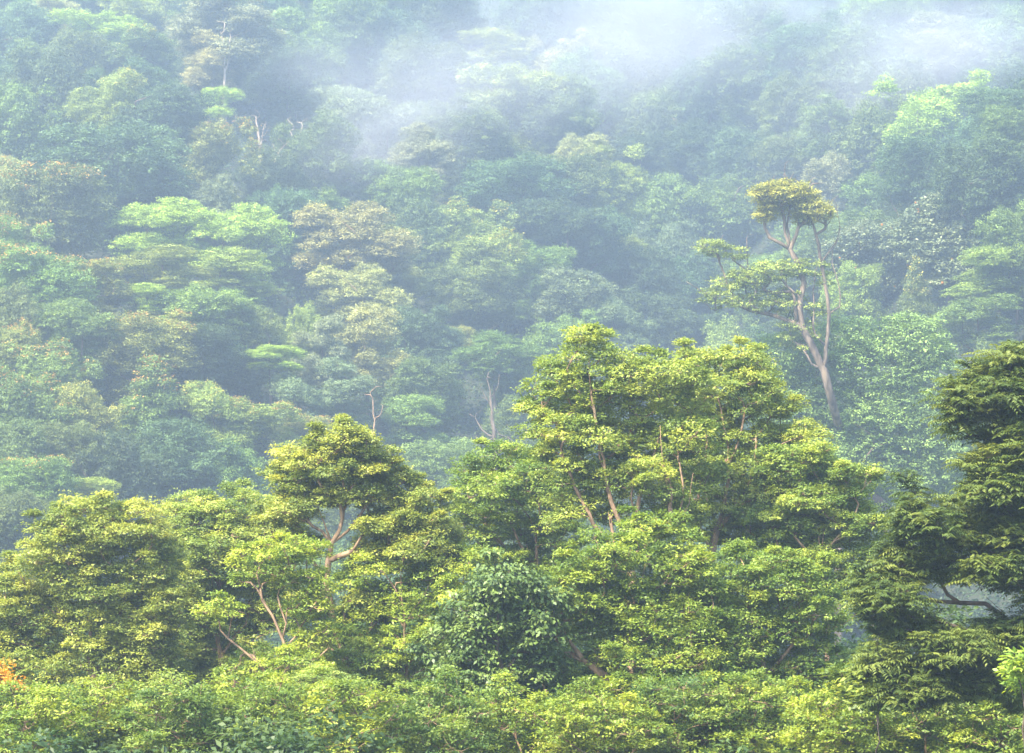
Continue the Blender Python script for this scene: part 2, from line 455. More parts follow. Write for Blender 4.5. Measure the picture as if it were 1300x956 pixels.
spots = []
def hill_tree(px, py, rx, ry, kind, col, label, extra='', Hc=None, group=None, world=None, name='forest_tree', small=False):
    if world is None:
        Hc = Hc or 9.5
        X, Y, gz = place(px, py, Hc); s = rx * mpp(Y) / 6.4; sz = ry * mpp(Y) / 5.6
    else:
        X, Y, gz, s, sz, Hc = world
    spots.append((X, Y, 6.4 * s))
    o = thing(name, label, 'tree', (X, Y, gz), group)
    pr = proto(kind); rot = rng.uniform(0, 2 * np.pi)
    jit = np.array([rng.uniform(0.9, 1.1)] * 3) * rng.uniform(0.94, 1.06, 3)
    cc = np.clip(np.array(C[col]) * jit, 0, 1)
    def child(nm, me, color=None, mat=None):
        c = bpy.data.objects.new(nm, me); COL.objects.link(c); c.parent = o
        c.location = (0, 0, Hc); c.scale = (s, s, sz); c.rotation_euler = (0, 0, rot)
        if color is not None: c.color = (*color, 1)
        return c
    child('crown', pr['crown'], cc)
    bark = M_BARK_PALE if 'W' in extra else M_BARK_PINK if 'P' in extra else M_BARK if 'T' in extra else M_BARK_DARK
    for nm in ('trunk', 'branches'):
        c = child(nm, pr[nm])
        if nm == 'trunk': c.scale = (s, s, max(sz, (Hc + 0.6) / 13.0)); 
        if len(pr[nm].materials) == 0: pr[nm].materials.append(M_BARK)
        c.material_slots[0].link = 'OBJECT'; c.material_slots[0].material = bark
    if 'O' in extra: b = child('blossom', pr['blossom'], (0.36, 0.23, 0.055)); b['label'] = 'orange blossom sprays on the crown'
    if 'Y' in extra: b = child('blossom', pr['blossom'], (0.36, 0.34, 0.06)); b['label'] = 'yellow new leaves on the crown'
    return o

#      px   py  rx  ry  crown   colour  label  extra
HILL = [
 (20, 45, 46, 40, 'dome', 'blue', 'dark blue-green round tree in the top left corner of the forest'),
 (62, 38, 34, 30, 'airy', 'tan', 'pale tan feathery tree second from the top left corner'),
 (128, 48, 58, 30, 'layer', 'lime', 'lime flat layered tree near the top left, left of the pale bare trunks'),
 (180, 15, 40, 26, 'irregular', 'light', 'light green tree touching the top edge above the lime layered tree'),
 (190, 78, 46, 34, 'layer', 'mid', 'green tiered tree just right below the lime layered tree at the top left', 'Y'),
 (285, 45, 62, 42, 'airy', 'beige', 'greyish beige tree with tall pale trunks at the upper left', 'W', 15.0),
 (265, 85, 34, 30, 'airy', 'tan', 'small tan tree beside the tall pale trunks at the upper left', 'W'),
 (380, 38, 48, 36, 'irregular', 'green', 'green uneven tree right of the beige pale-trunked tree near the top'),
 (340, 18, 34, 26, 'dome', 'blue', 'blue-green tree at the top edge right of the beige pale-trunked tree'),
 (375, 90, 50, 40, 'dome', 'mid', 'round dull green tree below the uneven green tree near the top left'),
 (138, 125, 42, 32, 'irregular', 'light', 'light green tree above the broad dark tree on the upper left slope', 'Y'),
 (60, 110, 48, 40, 'mound', 'dark', 'dark shaded tree left of the light green one on the upper left slope'),
 (20, 150, 48, 42, 'mound', 'green', 'green vine-draped tree on the left edge of the upper slope'),
 (207, 150, 52, 36, 'dome', 'blue', 'blue-green round tree right of the light green tree on the upper left slope'),
 (278, 132, 24, 20, 'layer', 'lime', 'small lime tree top below the tall pale trunks'),
 (145, 205, 78, 46, 'dome', 'blue', 'broad dark blue-green tree, widest crown of the upper left slope'),
 (273, 195, 46, 40, 'irregular', 'olive', 'yellow-green tree with orange tips left of the white forked dead trunks', 'O'),
 (400, 195, 48, 40, 'dome', 'mid', 'hazy round tree right of the white forked dead trunks'),
 (366, 275, 44, 36, 'dome', 'blue', 'dark rounded tree between the lime sprays and the large tan tree'),
 (70, 258, 58, 48, 'dome', 'mid', 'round green tree with a few orange tips near the left edge, below the vine-draped one', 'O'),
 (16, 225, 34, 30, 'irregular', 'tan', 'tan tree with orange tips at the left edge, upper half', 'O'),
 (207, 285, 52, 28, 'irregular', 'lime', 'bright lime spreading tree on the left slope, left one of the lime pair'),
 (302, 300, 48, 34, 'irregular', 'lime', 'bright lime spreading tree on the left slope, right one of the lime pair'),
 (265, 258, 36, 26, 'mound', 'grey', 'small grey-blue tree just above the lime pair on the left slope'),
 (12, 318, 46, 36, 'irregular', 'green', 'green tree with orange tips at the left edge, halfway up', 'O'),
 (450, 318, 62, 46, 'airy', 'tan', 'large tan yellowish tree left of centre, tallest of the tan cluster', 'TY', 14.0),
 (495, 345, 44, 40, 'airy', 'olive', 'yellow-olive loose tree on the right shoulder of the large tan tree', 'T'),
 (443, 30, 44, 36, 'dome', 'mid', 'green round tree at the top, a third of the way from the left'),
 (500, 50, 44, 36, 'mound', 'blue', 'blue-grey tree in thin mist right of the top green round tree'),
 (560, 20, 44, 32, 'dome', 'dark', 'dark hazy tree on the top edge left of centre'),
 (620, 68, 50, 28, 'layer', 'light', 'pale green flat-topped tree in the mist near the top centre'),
 (537, 88, 50, 36, 'dome', 'mid', 'misty green tree below and left of the flat-topped tree at the top centre'),
 (453, 145, 50, 40, 'dome', 'grey', 'mist-veiled greyish tree on the upper slope left of centre'),
 (654, 120, 60, 34, 'irregular', 'light', 'broad light green tree in the mist below the flat-topped tree'),
 (588, 165, 50, 36, 'dome', 'mid', 'misty green tree right of the pinkish bare-branched tree'),
 (705, 140, 44, 34, 'dome', 'mid', 'misty green tree right of the broad light green one near the top centre'),
 (744, 108, 38, 34, 'dome', 'green', 'domed green tree in mist just right of the upper centre'),
 (716, 72, 36, 28, 'irregular', 'tan', 'tan hazy tree above the domed green tree right of the upper centre'),
 (806, 85, 50, 36, 'mound', 'mid', 'vine-draped tree fading into the white mist near the top'),
 (690, 25, 48, 34, 'dome', 'blue', 'hazy tree at the top centre edge under the mist'),
 (770, 30, 46, 34, 'dome', 'mid', 'half-hidden tree at the left end of the white mist bank'),
 (850, 30, 48, 34, 'dome', 'blue', 'ghostly tree inside the white mist bank at the top'),
 (820, 150, 50, 40, 'mound', 'mid', 'tall vine-draped tree below the white mist bank'),
 (537, 205, 34, 34, 'airy', 'beige', 'thin brownish tree with pinkish bare branches on the misty slope', 'P', 13.0),
 (502, 240, 46, 34, 'dome', 'green', 'bright green round tree above the large tan tree'),
 (540, 285, 44, 34, 'mound', 'mid', 'green tree between the bright round tree and the yellow-green tree left of centre'),
 (599, 292, 52, 36, 'irregular', 'light', 'yellow-green tree with bright tips just left of centre', 'Y'),
 (654, 240, 60, 42, 'dome', 'blue', 'dim blue-green tree at the middle of the misty slope'),
 (737, 197, 32, 26, 'dome', 'tan', 'small round tan tree on the misty slope right of centre'),
 (768, 220, 42, 34, 'irregular', 'light', 'yellow-green tree right below the small round tan tree'),
 (812, 205, 38, 34, 'layer', 'dark', 'dark tiered tree right of the yellow-green one on the misty slope'),
 (709, 232, 48, 36, 'dome', 'mid', 'dull green tree left below the small round tan tree'),
 (692, 282, 58, 38, 'dome', 'dark', 'dark dim tree in the hollow right of the yellow-green tree at the centre'),
 (840, 262, 48, 38, 'mound', 'green', 'blue-tinged green tree left of the dark gully'),
 (745, 300, 46, 34, 'dome', 'blue', 'shadowy round tree just right of the picture centre line'),
 (790, 325, 40, 26, 'layer', 'light', 'light green tiered tree above the dark hollow right of centre'),
 (850, 320, 44, 34, 'mound', 'grey', 'greyish tree at the left lip of the dark gully'),
 (949, 40, 50, 36, 'dome', 'mid', 'tree washed out by the thickest white mist at the top'),
 (952, 95, 54, 38, 'dome', 'mid', 'misty tree below the thickest white mist'),
 (887, 118, 46, 38, 'dome', 'blue', 'blue misty tree left of the one below the thickest mist'),
 (1020, 60, 48, 38, 'dome', 'blue', 'blue-grey tree right of the thickest white mist at the top'),
 (1010, 130, 46, 36, 'dome', 'mid', 'hazy tree on the upper slope above the small beige round tree'),
 (1087, 72, 50, 36, 'mound', 'mid', 'vine-draped hazy tree near the top right, left of the beige misty one'),
 (1125, 28, 50, 34, 'dome', 'green', 'green tree on the top edge at the right'),
 (1211, 22, 50, 32, 'dome', 'mid', 'hazy green tree on the top edge near the right corner'),
 (1197, 70, 52, 36, 'airy', 'beige', 'beige misty tree straight above the lime tree at the upper right'),
 (1280, 55, 46, 38, 'mound', 'green', 'green tree in the top right corner'),
 (1145, 122, 50, 40, 'mound', 'grey', 'pale grey-green tree behind the left side of the lime tree'),
 (1188, 138, 64, 40, 'irregular', 'lime', 'bright lime spreading tree, the brightest crown at the upper right', '', 15.0),
 (1265, 120, 44, 40, 'dome', 'blue', 'blue-green tree between the lime tree and the right edge'),
 (1108, 172, 46, 40, 'mound', 'mid', 'dull green tree left below the lime tree'),
 (1056, 165, 42, 38, 'dome', 'mid', 'dull hazy tree second to the left from the lime tree'),
 (1180, 212, 54, 38, 'dome', 'blue', 'shaded blue-green tree directly below the lime tree'),
 (956, 205, 48, 38, 'dome', 'blue', 'blue-green tree above the yellow top of the bare-limbed giant'),
 (1052, 228, 34, 30, 'irregular', 'beige', 'small beige round tree right above the bare-limbed giant'),
 (1002, 195, 38, 32, 'dome', 'mid', 'hazy tree left of the small beige round tree'),
 (911, 262, 54, 42, 'dome', 'green', 'round blue-green tree left of the top of the bare-limbed giant'),
 (895, 190, 44, 36, 'dome', 'dark', 'dark tree at the head of the gully'),
 (1121, 255, 42, 34, 'dome', 'green', 'green round tree right above the grey-green glossy tree with orange fruit'),
 (1260, 225, 58, 46, 'dome', 'dark', 'dense dark green tree on the near ridge at the right edge'),
 (1292, 178, 44, 34, 'dome', 'mid', 'dark green tree crowning the near ridge at the right edge'),
 (626, 332, 52, 34, 'irregular', 'light', 'yellow-green tree right below the bright-tipped one left of centre', 'Y'),
 (599, 368, 48, 32, 'dome', 'mid', 'mid green round tree at centre left above the branchy pink-stemmed tree'),
 (678, 345, 42, 30, 'irregular', 'green', 'green tree just right of the centre line at half height'),
 (726, 372, 50, 34, 'irregular', 'grey', 'silvery grey-green tree right of centre above the big front tree'),
 (778, 412, 40, 28, 'irregular', 'grey', 'small silvery tree right behind the top of the big front tree'),
 (806, 352, 44, 38, 'dome', 'dark', 'dark blue tree in the hollow above the big front tree'),
 (832, 405, 44, 36, 'dome', 'dark', 'dark hollow tree behind the dip in the big front tree'),
 (862, 365, 42, 36, 'dome', 'blue', 'blue-green tree at the foot of the gully'),
 (893, 425, 40, 30, 'dome', 'dark', 'dark tree at the bottom of the gully left of the bare-limbed giant'),
 (537, 435, 46, 36, 'dome', 'blue', 'blue-green round tree left of the branchy pink-stemmed tree'),
 (455, 388, 52, 40, 'airy', 'tan', 'tan feathery tree directly below the large tan one', 'T'),
 (470, 450, 46, 44, 'airy', 'tan', 'tan feathery tree with thin trunks, lowest of the tan cluster', 'W'),
 (668, 478, 46, 40, 'mound', 'green', 'green draped tree left of the top of the big front tree'),
 (537, 490, 46, 32, 'dome', 'mid', 'green rounded tree above the bright one beside the open front tree'),
 (585, 440, 26, 24, 'layer', 'olive', 'yellowish small tree left of the branchy pink-stemmed crown', 'Y'),
 (528, 540, 50, 36, 'layer', 'green', 'brighter green tiered tree right of the open front tree top'),
 (560, 595, 54, 36, 'dome', 'green', 'green tree low between the two front groups'),
 (662, 545, 38, 32, 'dome', 'mid', 'green tree just left of the big front tree, beside bare pink branches'),
 (52, 358, 58, 40, 'dome', 'green', 'bright green round tree with orange tips, far left at half height', 'O'),
 (114, 372, 42, 30, 'airy', 'olive', 'yellowish olive tree next to the bright green one at far left', 'OT'),
 (205, 345, 56, 28, 'layer', 'light', 'light green tiered tree just under the lime pair, left'),
 (293, 348, 58, 30, 'layer', 'light', 'light green tiered tree just under the lime pair, right'),
 (186, 385, 38, 20, 'layer', 'lime', 'small lime shelf-like crown under the left tiered tree'),
 (262, 400, 60, 34, 'dome', 'green', 'wide green tree under the tiered light green trees'),
 (86, 412, 52, 34, 'dome', 'green', 'domed green tree at the left, above the orange-tipped cone'),
 (173, 435, 60, 36, 'dome', 'olive', 'dull olive tree with orange tips at left above the orange-tipped cone', 'O'),
 (12, 400, 40, 36, 'mound', 'mid', 'draped green tree at the left edge just above the middle'),
 (10, 450, 40, 34, 'irregular', 'olive', 'olive tree with orange tips at the left edge near the middle', 'O'),
 (62, 472, 50, 36, 'mound', 'green', 'draped green tree with orange tips left of the orange-tipped cone', 'O'),
 (349, 458, 38, 16, 'layer', 'lime', 'umbrella-shaped light green crown above the dark hollow at left', '', 13.0),
 (387, 420, 24, 30, 'mound', 'light', 'slim vine-draped light green tree left of the tan cluster'),
 (414, 455, 36, 36, 'airy', 'beige', 'small greyish tan tree at the left foot of the tan cluster'),
 (249, 448, 46, 34, 'dome', 'dark', 'dark tree left of the umbrella-shaped crown'),
 (310, 415, 40, 34, 'dome', 'mid', 'green tree right behind the umbrella-shaped crown'),
 (18, 520, 56, 44, 'mound', 'green', 'big draped green tree on the left edge below the middle', 'O'),
 (193, 510, 62, 42, 'cone', 'green', 'cone-shaped green tree with orange-red tips on the left slope', 'O'),
 (269, 530, 46, 36, 'irregular', 'light', 'yellow-green tree on the right flank of the orange-tipped cone', 'Y'),
 (97, 530, 46, 38, 'irregular', 'olive', 'yellow-olive tree left of the orange-tipped cone', 'Y'),
 (318, 560, 50, 38, 'airy', 'light', 'pale yellow-green feathery tree left behind the open front tree', 'O'),
 (396, 560, 42, 28, 'layer', 'olive', 'orange-tinged tiered tree right behind the open front tree', 'O'),
 (373, 510, 36, 28, 'irregular', 'grey', 'greyish small tree above the orange-tinged tiered tree'),
 (430, 510, 40, 36, 'airy', 'grey', 'dim thin tree with a pale trunk below the tan cluster', 'W'),
 (221, 575, 60, 38, 'mound', 'blue', 'big blue-green draped tree below the orange-tipped cone'),
 (150, 590, 50, 38, 'mound', 'dark', 'dark green draped tree left of the big blue-green draped one'),
 (45, 610, 42, 30, 'dome', 'green', 'low dome with orange tips above the leftmost front tree', 'O'),
 (114, 628, 30, 20, 'layer', 'lime', 'small bright green crown peeping over the left front trees'),
 (297, 600, 46, 32, 'mound', 'green', 'green draped tree just over the left front trees'),
 (20, 568, 44, 34, 'mound', 'mid', 'draped green tree at the left edge above the low dome'),
 (82, 568, 40, 32, 'dome', 'mid', 'green tree between the low dome and the yellow-olive tree'),
 (10, 655, 46, 34, 'dome', 'mid', 'dull green tree at the left edge behind the leftmost front tree'),
 (1260, 350, 58, 32, 'layer', 'light', 'bright green tiered tree at the right edge, upper of two'),
 (1240, 412, 54, 34, 'layer', 'green', 'bright green tiered tree at the right, lower of two'),
 (1290, 300, 40, 36, 'dome', 'green', 'green tree at the right edge between the ridge and the tiered trees'),
 (1163, 385, 34, 40, 'cone', 'mid', 'pointed dark green tree with a tan tip in front of the glossy grey-green trees', 'Y'),
 (1085, 375, 34, 32, 'dome', 'light', 'light green tree right behind the limbs of the bare-limbed giant'),
 (930, 445, 40, 34, 'mound', 'light', 'light green draped bush at the left foot of the vine-covered mound'),
 (1195, 600, 52, 40, 'dome', 'mid', 'green tree below the right side of the vine-covered mound'),
 (1060, 610, 60, 38, 'dome', 'mid', 'green tree below the left side of the vine-covered mound'),
 (1250, 580, 50, 42, 'dome', 'dark', 'dark tree behind the dark feathery tree at the right'),
 (1285, 480, 44, 40, 'mound', 'mid', 'green draped tree behind the top of the dark feathery tree'),
]
for row in HILL:
    px, py, rx, ry, kind, col, lab = row[:7]
    ex = row[7] if len(row) > 7 else ''; hc = row[8] if len(row) > 8 else None
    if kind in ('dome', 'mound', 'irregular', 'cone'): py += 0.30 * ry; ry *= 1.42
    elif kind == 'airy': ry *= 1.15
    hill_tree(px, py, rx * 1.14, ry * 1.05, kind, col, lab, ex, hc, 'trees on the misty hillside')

# glossy grey-green trees with orange fruit on the near ridge
def glossy_tree(px, py, lobes, label):
    X, Y, gz = place(px, py, 9.5); k = mpp(Y); o = thing('fruit_tree', label, 'tree', (X, Y, gz), 'glossy fruit trees on the ridge')
    c0 = at(px, py, Y) - np.array([X, Y, gz])
    Ls = [(c0 + np.array([dx * k, rng.uniform(-2, 2), -dy * k]), (r * k, r * k * 0.9, r2 * k)) for dx, dy, r, r2 in lobes]
    P, RR = scatter_pads(Ls, 1.1, 1.1, 0.6)
    V, T, S = pad_foliage(P, RR, 18, 6, 0.42, 0.26, 0.6, 0.2)
    me = quad_mesh('crown_glossy', V, T); link('crown', me, M_GLOSSY, o, (0.12, 0.155, 0.065))
    sk = Skeleton(1.3); sk.stem([(0, 0, -0.6), (0.2, 0, 3), (0.1, 0.3, 6), (0, 0, 9)], main=True, wob=0.05)
    sk.grow(P[rng.permutation(len(P))[:40]], 2.5, np.array([0, 0, 5.0])); tr, br = sk.meshes('t', 0.4, 0.04)
    link('trunk', tr, M_BARK_DARK, o); link('branches', br, M_BARK_DARK, o)
    Q = S[rng.permutation(len(S))[:26]] + rng.normal(0, .15, (26, 3)) + [0, -0.25, 0]
    V, F = [], []
    for q in Q:
        tube(V, F, [q + [0, 0, -.17], q + [0, 0, -.1], q + [0, 0, .1], q + [0, 0, .17]], [0.05, 0.17, 0.17, 0.05], 7)
    link('fruit', gen_mesh('fruit', V, F), M_BLOSSOM, o, (0.75, 0.30, 0.05)); spots.append((X, Y, 6))
glossy_tree(1205, 290, [(0, -15, 48, 34), (35, 10, 40, 34), (-30, 10, 40, 34), (0, 30, 50, 34), (10, 60, 46, 34)], 'large grey-green glossy tree with orange fruit on the right ridge')
glossy_tree(1110, 318, [(0, -8, 46, 28), (-32, 10, 34, 28), (34, 12, 38, 30), (5, 40, 50, 34)], 'grey-green glossy tree with orange fruit left of the larger glossy one')

# pads at given places (photo positions turned into points at a distance)
def pads_px(lst, Y, depth=0.8):
    k = mpp(Y); out = []
    for it in lst:
        px, py, rx, ry = it[:4]; dy = it[4] if len(it) > 4 else rng.uniform(-1, 1) * 0.8
        out.append((at(px, py, Y + dy), (rx * k, rx * k * depth, ry * k)))
    return out

# vine-covered mound and the bare-limbed giant rising from it
GY = 236.0
gx = at(1110, 480, GY)[0]; gz = float(terrain(gx, GY))
o = thing('vine_covered_tree', 'huge rounded tree smothered in green vines below the bare-limbed giant', 'tree', (gx, GY, gz))
base = np.array([gx, GY, gz])
ML = pads_px([(1077, 440, 46, 34), (1154, 440, 50, 36), (1115, 470, 60, 40), (1185, 495, 44, 42), (985, 462, 44, 34), (1000, 515, 46, 46),
              (1130, 540, 70, 50), (1070, 540, 50, 50), (1190, 560, 44, 46), (1020, 570, 50, 40), (1105, 590, 60, 40), (960, 500, 30, 30), (1050, 600, 60, 40), (1160, 610, 60, 40),
              (1025, 475, 30, 34, 3.5)], GY + 1.0, 0.7)
P, RR = scatter_pads([(c - base, a) for c, a in ML], 0.9, 1.3, 0.75, -0.7, 0.9, 1.05)
V, T, _ = pad_foliage(P, RR, 24, 7, 0.26, 0.15, 0.8, 0.35, skirt=0.4)
link('crown', quad_mesh('crown_vines', V, T), M_LEAF_FAR, o, (0.16, 0.25, 0.06))
sk = Skeleton(1.3); sk.stem([(0, 0, -0.6), (0.3, 0.5, 4), (0, 0.3, 9), (0.4, 0, 13)], main=True, wob=0.05)
sk.grow(P[rng.permutation(len(P))[:50]], 2, np.array([0, 0, 5.0])); tr, br = sk.meshes('v', 0.5, 0.04)
link('trunk', tr, M_BARK_DARK, o); link('branches', br, M_BARK_DARK, o); spots.append((gx, GY, 11))

def px_path(pts, Y, base):
    return [at(a[0], a[1], Y + (a[2] if len(a) > 2 else 0)) - base for a in pts]

EY = 231.5
b0 = at(1064, 545, EY); bx = b0[0]; ez = float(terrain(bx, EY)); base = np.array([bx, EY, ez])
o = thing('emergent_tree', 'tall half-bare giant with forked pinkish limbs and small yellow-green crowns', 'tree', (bx, EY, ez))
sk = Skeleton(0.8)
foot = np.array([0.6, 6.0, -0.6])
sk.stem([foot, foot * 0.5 + [0, 0, (b0[2] - ez) * 0.5]] + px_path([(1066, 560, 5.5), (1064, 540, 3.2), (1055, 505, 0.6), (1046, 470)], EY, base), main=True)
fork = len(sk.pos) - 1
def st(pts, a=None, wob=0.07):
    q = px_path(pts, EY, base); k = fork if a is None else sk.nearest(px_path([a], EY, base)[0])
    return sk.stem([sk.pos[k]] + q, attach=k, wob=wob)
st([(1050, 440), (1052, 400), (1048, 365), (1044, 335), (1037, 300), (1030, 280), (1026, 268)])
st([(1066, 390, -.3), (1065, 360), (1056, 335), (1057, 318), (1066, 300), (1067, 288)], (1052, 400))
st([(1060, 308), (1066, 285), (1062, 265)], (1045, 335))
st([(1048, 290), (1060, 268)], (1037, 297))
st([(1036, 425), (1033, 400), (1034, 370), (1033, 345), (1040, 333)], (1049, 440))
st([(1035, 448), (1022, 425), (1012, 412), (1010, 395), (1006, 370)], None)
st([(1016, 392), (1019, 360), (1010, 330), (1003, 318), (997, 295), (995, 275), (992, 258)], (1022, 425))
st([(1004, 300), (1000, 285), (1003, 262)], (1003, 318))
st([(1010, 300), (1014, 290), (1012, 270)], (1004, 316))
st([(990, 310), (976, 300), (970, 288), (971, 280)], (1003, 320))
st([(1018, 388), (1013, 376, -.5), (998, 362), (990, 352)], (1018, 395))
st([(1030, 462), (1022, 440), (1012, 436)], None)
st([(984, 372, 1), (972, 370, 1), (952, 356, 1), (945, 340, 1), (930, 330, 1)], (1004, 370))
st([(975, 398, 1), (960, 398, 1), (948, 392, 1), (938, 388, 1)], (1012, 412))
st([(986, 385, 1), (990, 378, 1)], (975, 398))
st([(925, 365, 1), (918, 348, 1), (913, 330, 1), (908, 318, 1)], (948, 392))
st([(950, 340, 1), (947, 310, 1), (948, 302, 1)], (952, 356))
GP = pads_px([(994, 246, 32, 13), (980, 262, 16, 14), (1016, 252, 20, 12), (1033, 268, 20, 13), (1020, 275, 14, 10), (972, 272, 12, 10)], EY)
GP2 = pads_px([(906, 316, 20, 9, 1), (916, 380, 20, 14, 1), (954, 357, 26, 15, 1), (925, 362, 16, 12, 1), (985, 345, 26, 13, .8), (1010, 342, 16, 12), (965, 385, 22, 12, 1), (1000, 385, 20, 16, 1), (935, 325, 12, 8, 1), (1040, 395, 12, 10, .6), (1042, 350, 10, 14, .5), (1012, 425, 22, 18, 1)], EY)
P1, R1 = scatter_pads([(c - base, a) for c, a in GP], 0.42, 0.85, 0.3, -0.9, 1.3, 1.2)
P2, R2 = scatter_pads([(c - base, a) for c, a in GP2], 0.5, 0.55, 0.3, -0.9, 1.5, 1.2)
sk.grow(np.vstack([P1, P2]), (b0[2] - ez), np.array(sk.pos[fork]))
sk.grow(np.array([sk.pos[int(i)] + rng.normal(0, 1, 3) * [0.9, 0.6, .6] + [0, 0, 1.1] for i in rng.integers(fork, len(sk.pos), 60)]), (b0[2] - ez), np.array(sk.pos[fork]))
tr, br = sk.meshes('e', 0.38, 0.055, 8)
link('trunk', tr, M_BARK_PINK, o); link('branches', br, M_BARK_PINK, o)
V, T, _ = pad_foliage(P1, R1, 18, 6, 0.26, 0.13, 0.5)
c = link('crown', quad_mesh('crown_top', V, T), M_LEAF_FAR, o, (0.27, 0.28, 0.05)); c['label'] = 'yellow-orange tinged uppermost crown'
V, T, _ = pad_foliage(P2, R2, 18, 6, 0.28, 0.14, 0.5)
link('crown', quad_mesh('crown_low', V, T), M_LEAF_FAR, o, (0.20, 0.26, 0.05))
spots.append((bx, EY, 3))

# dead and bare-branched trees on the hill
def bare_tree(name, label, px, py, stems, bark, h=0.0, rad=0.28, yoff=-4.0):
    X, Y, gz = place(px, py, 9.0); Y += yoff; gz = float(terrain(X, Y)); base = np.array([X, Y, gz])
    o = thing(name, label, 'tree', (X, Y, gz), 'dead and bare trees on the hillside')
    sk = Skeleton(0.8); first = True
    for s in stems:
        q = px_path(s, Y, base)
        if first:
            sk.stem([np.array([0, 0, -0.6])] + q, main=True, wob=0.05); first = False
        else:
            k = sk.nearest(q[0]); sk.stem([sk.pos[k]] + q[1:], attach=k, wob=0.06)
    P = []
    n0 = len(sk.pos); A = np.array(sk.pos); top = A[:, 2].max()
    for i in range(16):
        a = A[int(rng.integers(n0 // 3, n0))]; P.append(a + rng.normal(0, 1, 3) * [.7, .7, .4] + [0, 0, 1.3])
    sk.grow(np.array(P), 3, np.array([0, 0, 0.0]))
    tr, br = sk.meshes('b', rad, 0.06, 6); link('trunk', tr, bark, o)
    if br: link('branches', br, bark, o)
bare_tree('dead_tree', 'white forked dead trunks on the upper left slope', 331, 185, [[(331, 215), (330, 195), (329, 175), (325, 155)], [(330, 190), (334, 172), (336, 158)]], M_BARK_PALE)
bare_tree('dead_tree', 'dead tree with a pale Y-shaped fork right of the white forked trunks', 375, 180, [[(375, 205), (375, 188), (374, 178)], [(374, 178), (368, 166)], [(374, 178), (382, 168), (384, 160)]], M_BARK_PALE)
bare_tree('dead_tree', 'slanting white bare stick below the white forked trunks', 350, 205, [[(344, 215), (350, 203), (356, 190)]], M_BARK_PALE, rad=.18)
bare_tree('dead_tree', 'twin tall pale bare trunks under the beige crown at the upper left', 285, 95, [[(285, 115), (285, 90), (284, 60), (280, 40)], [(285, 100), (290, 75), (292, 50)]], M_BARK_PALE, rad=.25)
bare_tree('dead_tree', 'pinkish dead tree with spreading branches on the misty slope left of centre', 550, 215, [[(545, 240), (540, 222), (530, 205), (524, 195)], [(540, 222), (556, 212), (566, 200), (574, 188)], [(540, 222), (536, 212), (538, 196)]], M_BARK_PINK, rad=.25)
bare_tree('dead_tree', 'tangle of pinkish bare branches left of the big front tree', 626, 545, [[(630, 590), (628, 555), (624, 520), (622, 495), (618, 480)], [(628, 555), (612, 545), (603, 530), (595, 525)], [(628, 555), (610, 562), (602, 570)], [(624, 540), (634, 552), (645, 556), (655, 564)], [(624, 510), (632, 490), (634, 475)], [(624, 520), (615, 500), (610, 490)]], M_BARK_PINK, rad=.3, yoff=-7)
bare_tree('dead_tree', 'straight pale trunk standing above the open front tree', 474, 555, [[(475, 575), (475, 545), (474, 525), (473, 505)]], M_BARK, rad=.13, yoff=-7)

# branchy pink-stemmed tree (crown)
hill_tree(628, 455, 50, 34, 'layer', 'green', 'green tiered crown above the tangle of pinkish bare branches', 'P', 13.0, 'trees on the misty hillside')

# smaller trees filling the forest between the others
S_ = np.array(spots)
def to_px(p):
    v = np.asarray(p, float) - [0, 0, CZ]; c, q = math.cos(PITCH), math.sin(PITCH)
    f = c * v[1] + q * v[2]; u = -q * v[1] + c * v[2]
    return 650 + v[0] / f * 650 / HF, 478 - u / f * 650 / HF
STOP = set('the a of in on at and with its under above below left right just near between behind beside to from by over inside small upper lower most one first directly straight'.split())
used_labels = set()
def near_label(px, py, pool, adj, noun):
    best = sorted(pool, key=lambda e: math.hypot(e[0] - px, e[1] - py))
    for e in best[:8]:
        dx, dy = px - e[0], py - e[1]
        rel = ('right of' if dx > 0 else 'left of') if abs(dx) > abs(dy) else ('below' if dy > 0 else 'above')
        ws = e[2].replace(',', '').split()[:9]
        while ws[-1] in STOP: ws.pop()
        lab = f"{adj} {noun} {rel} the " + ' '.join(ws)
        if lab not in used_labels: used_labels.add(lab); return lab
    return lab
POOL = [(r_[0], r_[1], r_[6]) for r_ in HILL]
fill = 0
kinds = ['dome', 'dome', 'mound', 'irregular', 'dome', 'mound']; cols = ['mid', 'blue', 'dark', 'mid', 'blue', 'green']
ADJ = dict(mid='small dull green', blue='small blue-green', dark='small dark', green='small fresh green')
cand = []
yy = 250.0
while yy < 540:
    half = yy * HF * 1.02 + 6
    x = -half + rng.uniform(0, 5)
    while x < half:
        X = x + rng.uniform(-2, 2); Y = yy + rng.uniform(-3, 3)
        d = np.hypot(S_[:, 0] - X, (S_[:, 1] - Y) * 0.7) - S_[:, 2] * 0.75
        if not (Y < 262 and 10 < X): cand.append((d.min(), X, Y))
        x += 10.5
    yy += 10.5
cand = [c for c in cand if c[0] > 0.6]
cand.sort(key=lambda c: -c[0])
for d_, X, Y in cand[:158]:
    s = rng.uniform(0.72, 1.0); i = int(rng.integers(6)); gz_ = float(terrain(X, Y))
    px, py = to_px((X, Y, gz_ + 8))
    hill_tree(0, 0, 0, 0, kinds[i], cols[i], near_label(px, py, POOL, ADJ[cols[i]], 'tree'), '', None,
              'small trees filling the slope', world=(X, Y, gz_, s, s * rng.uniform(.9, 1.15), rng.uniform(6.0, 9.0)))
    fill += 1
print('fillers', fill, 'of', len(cand), 'hill', len(HILL))

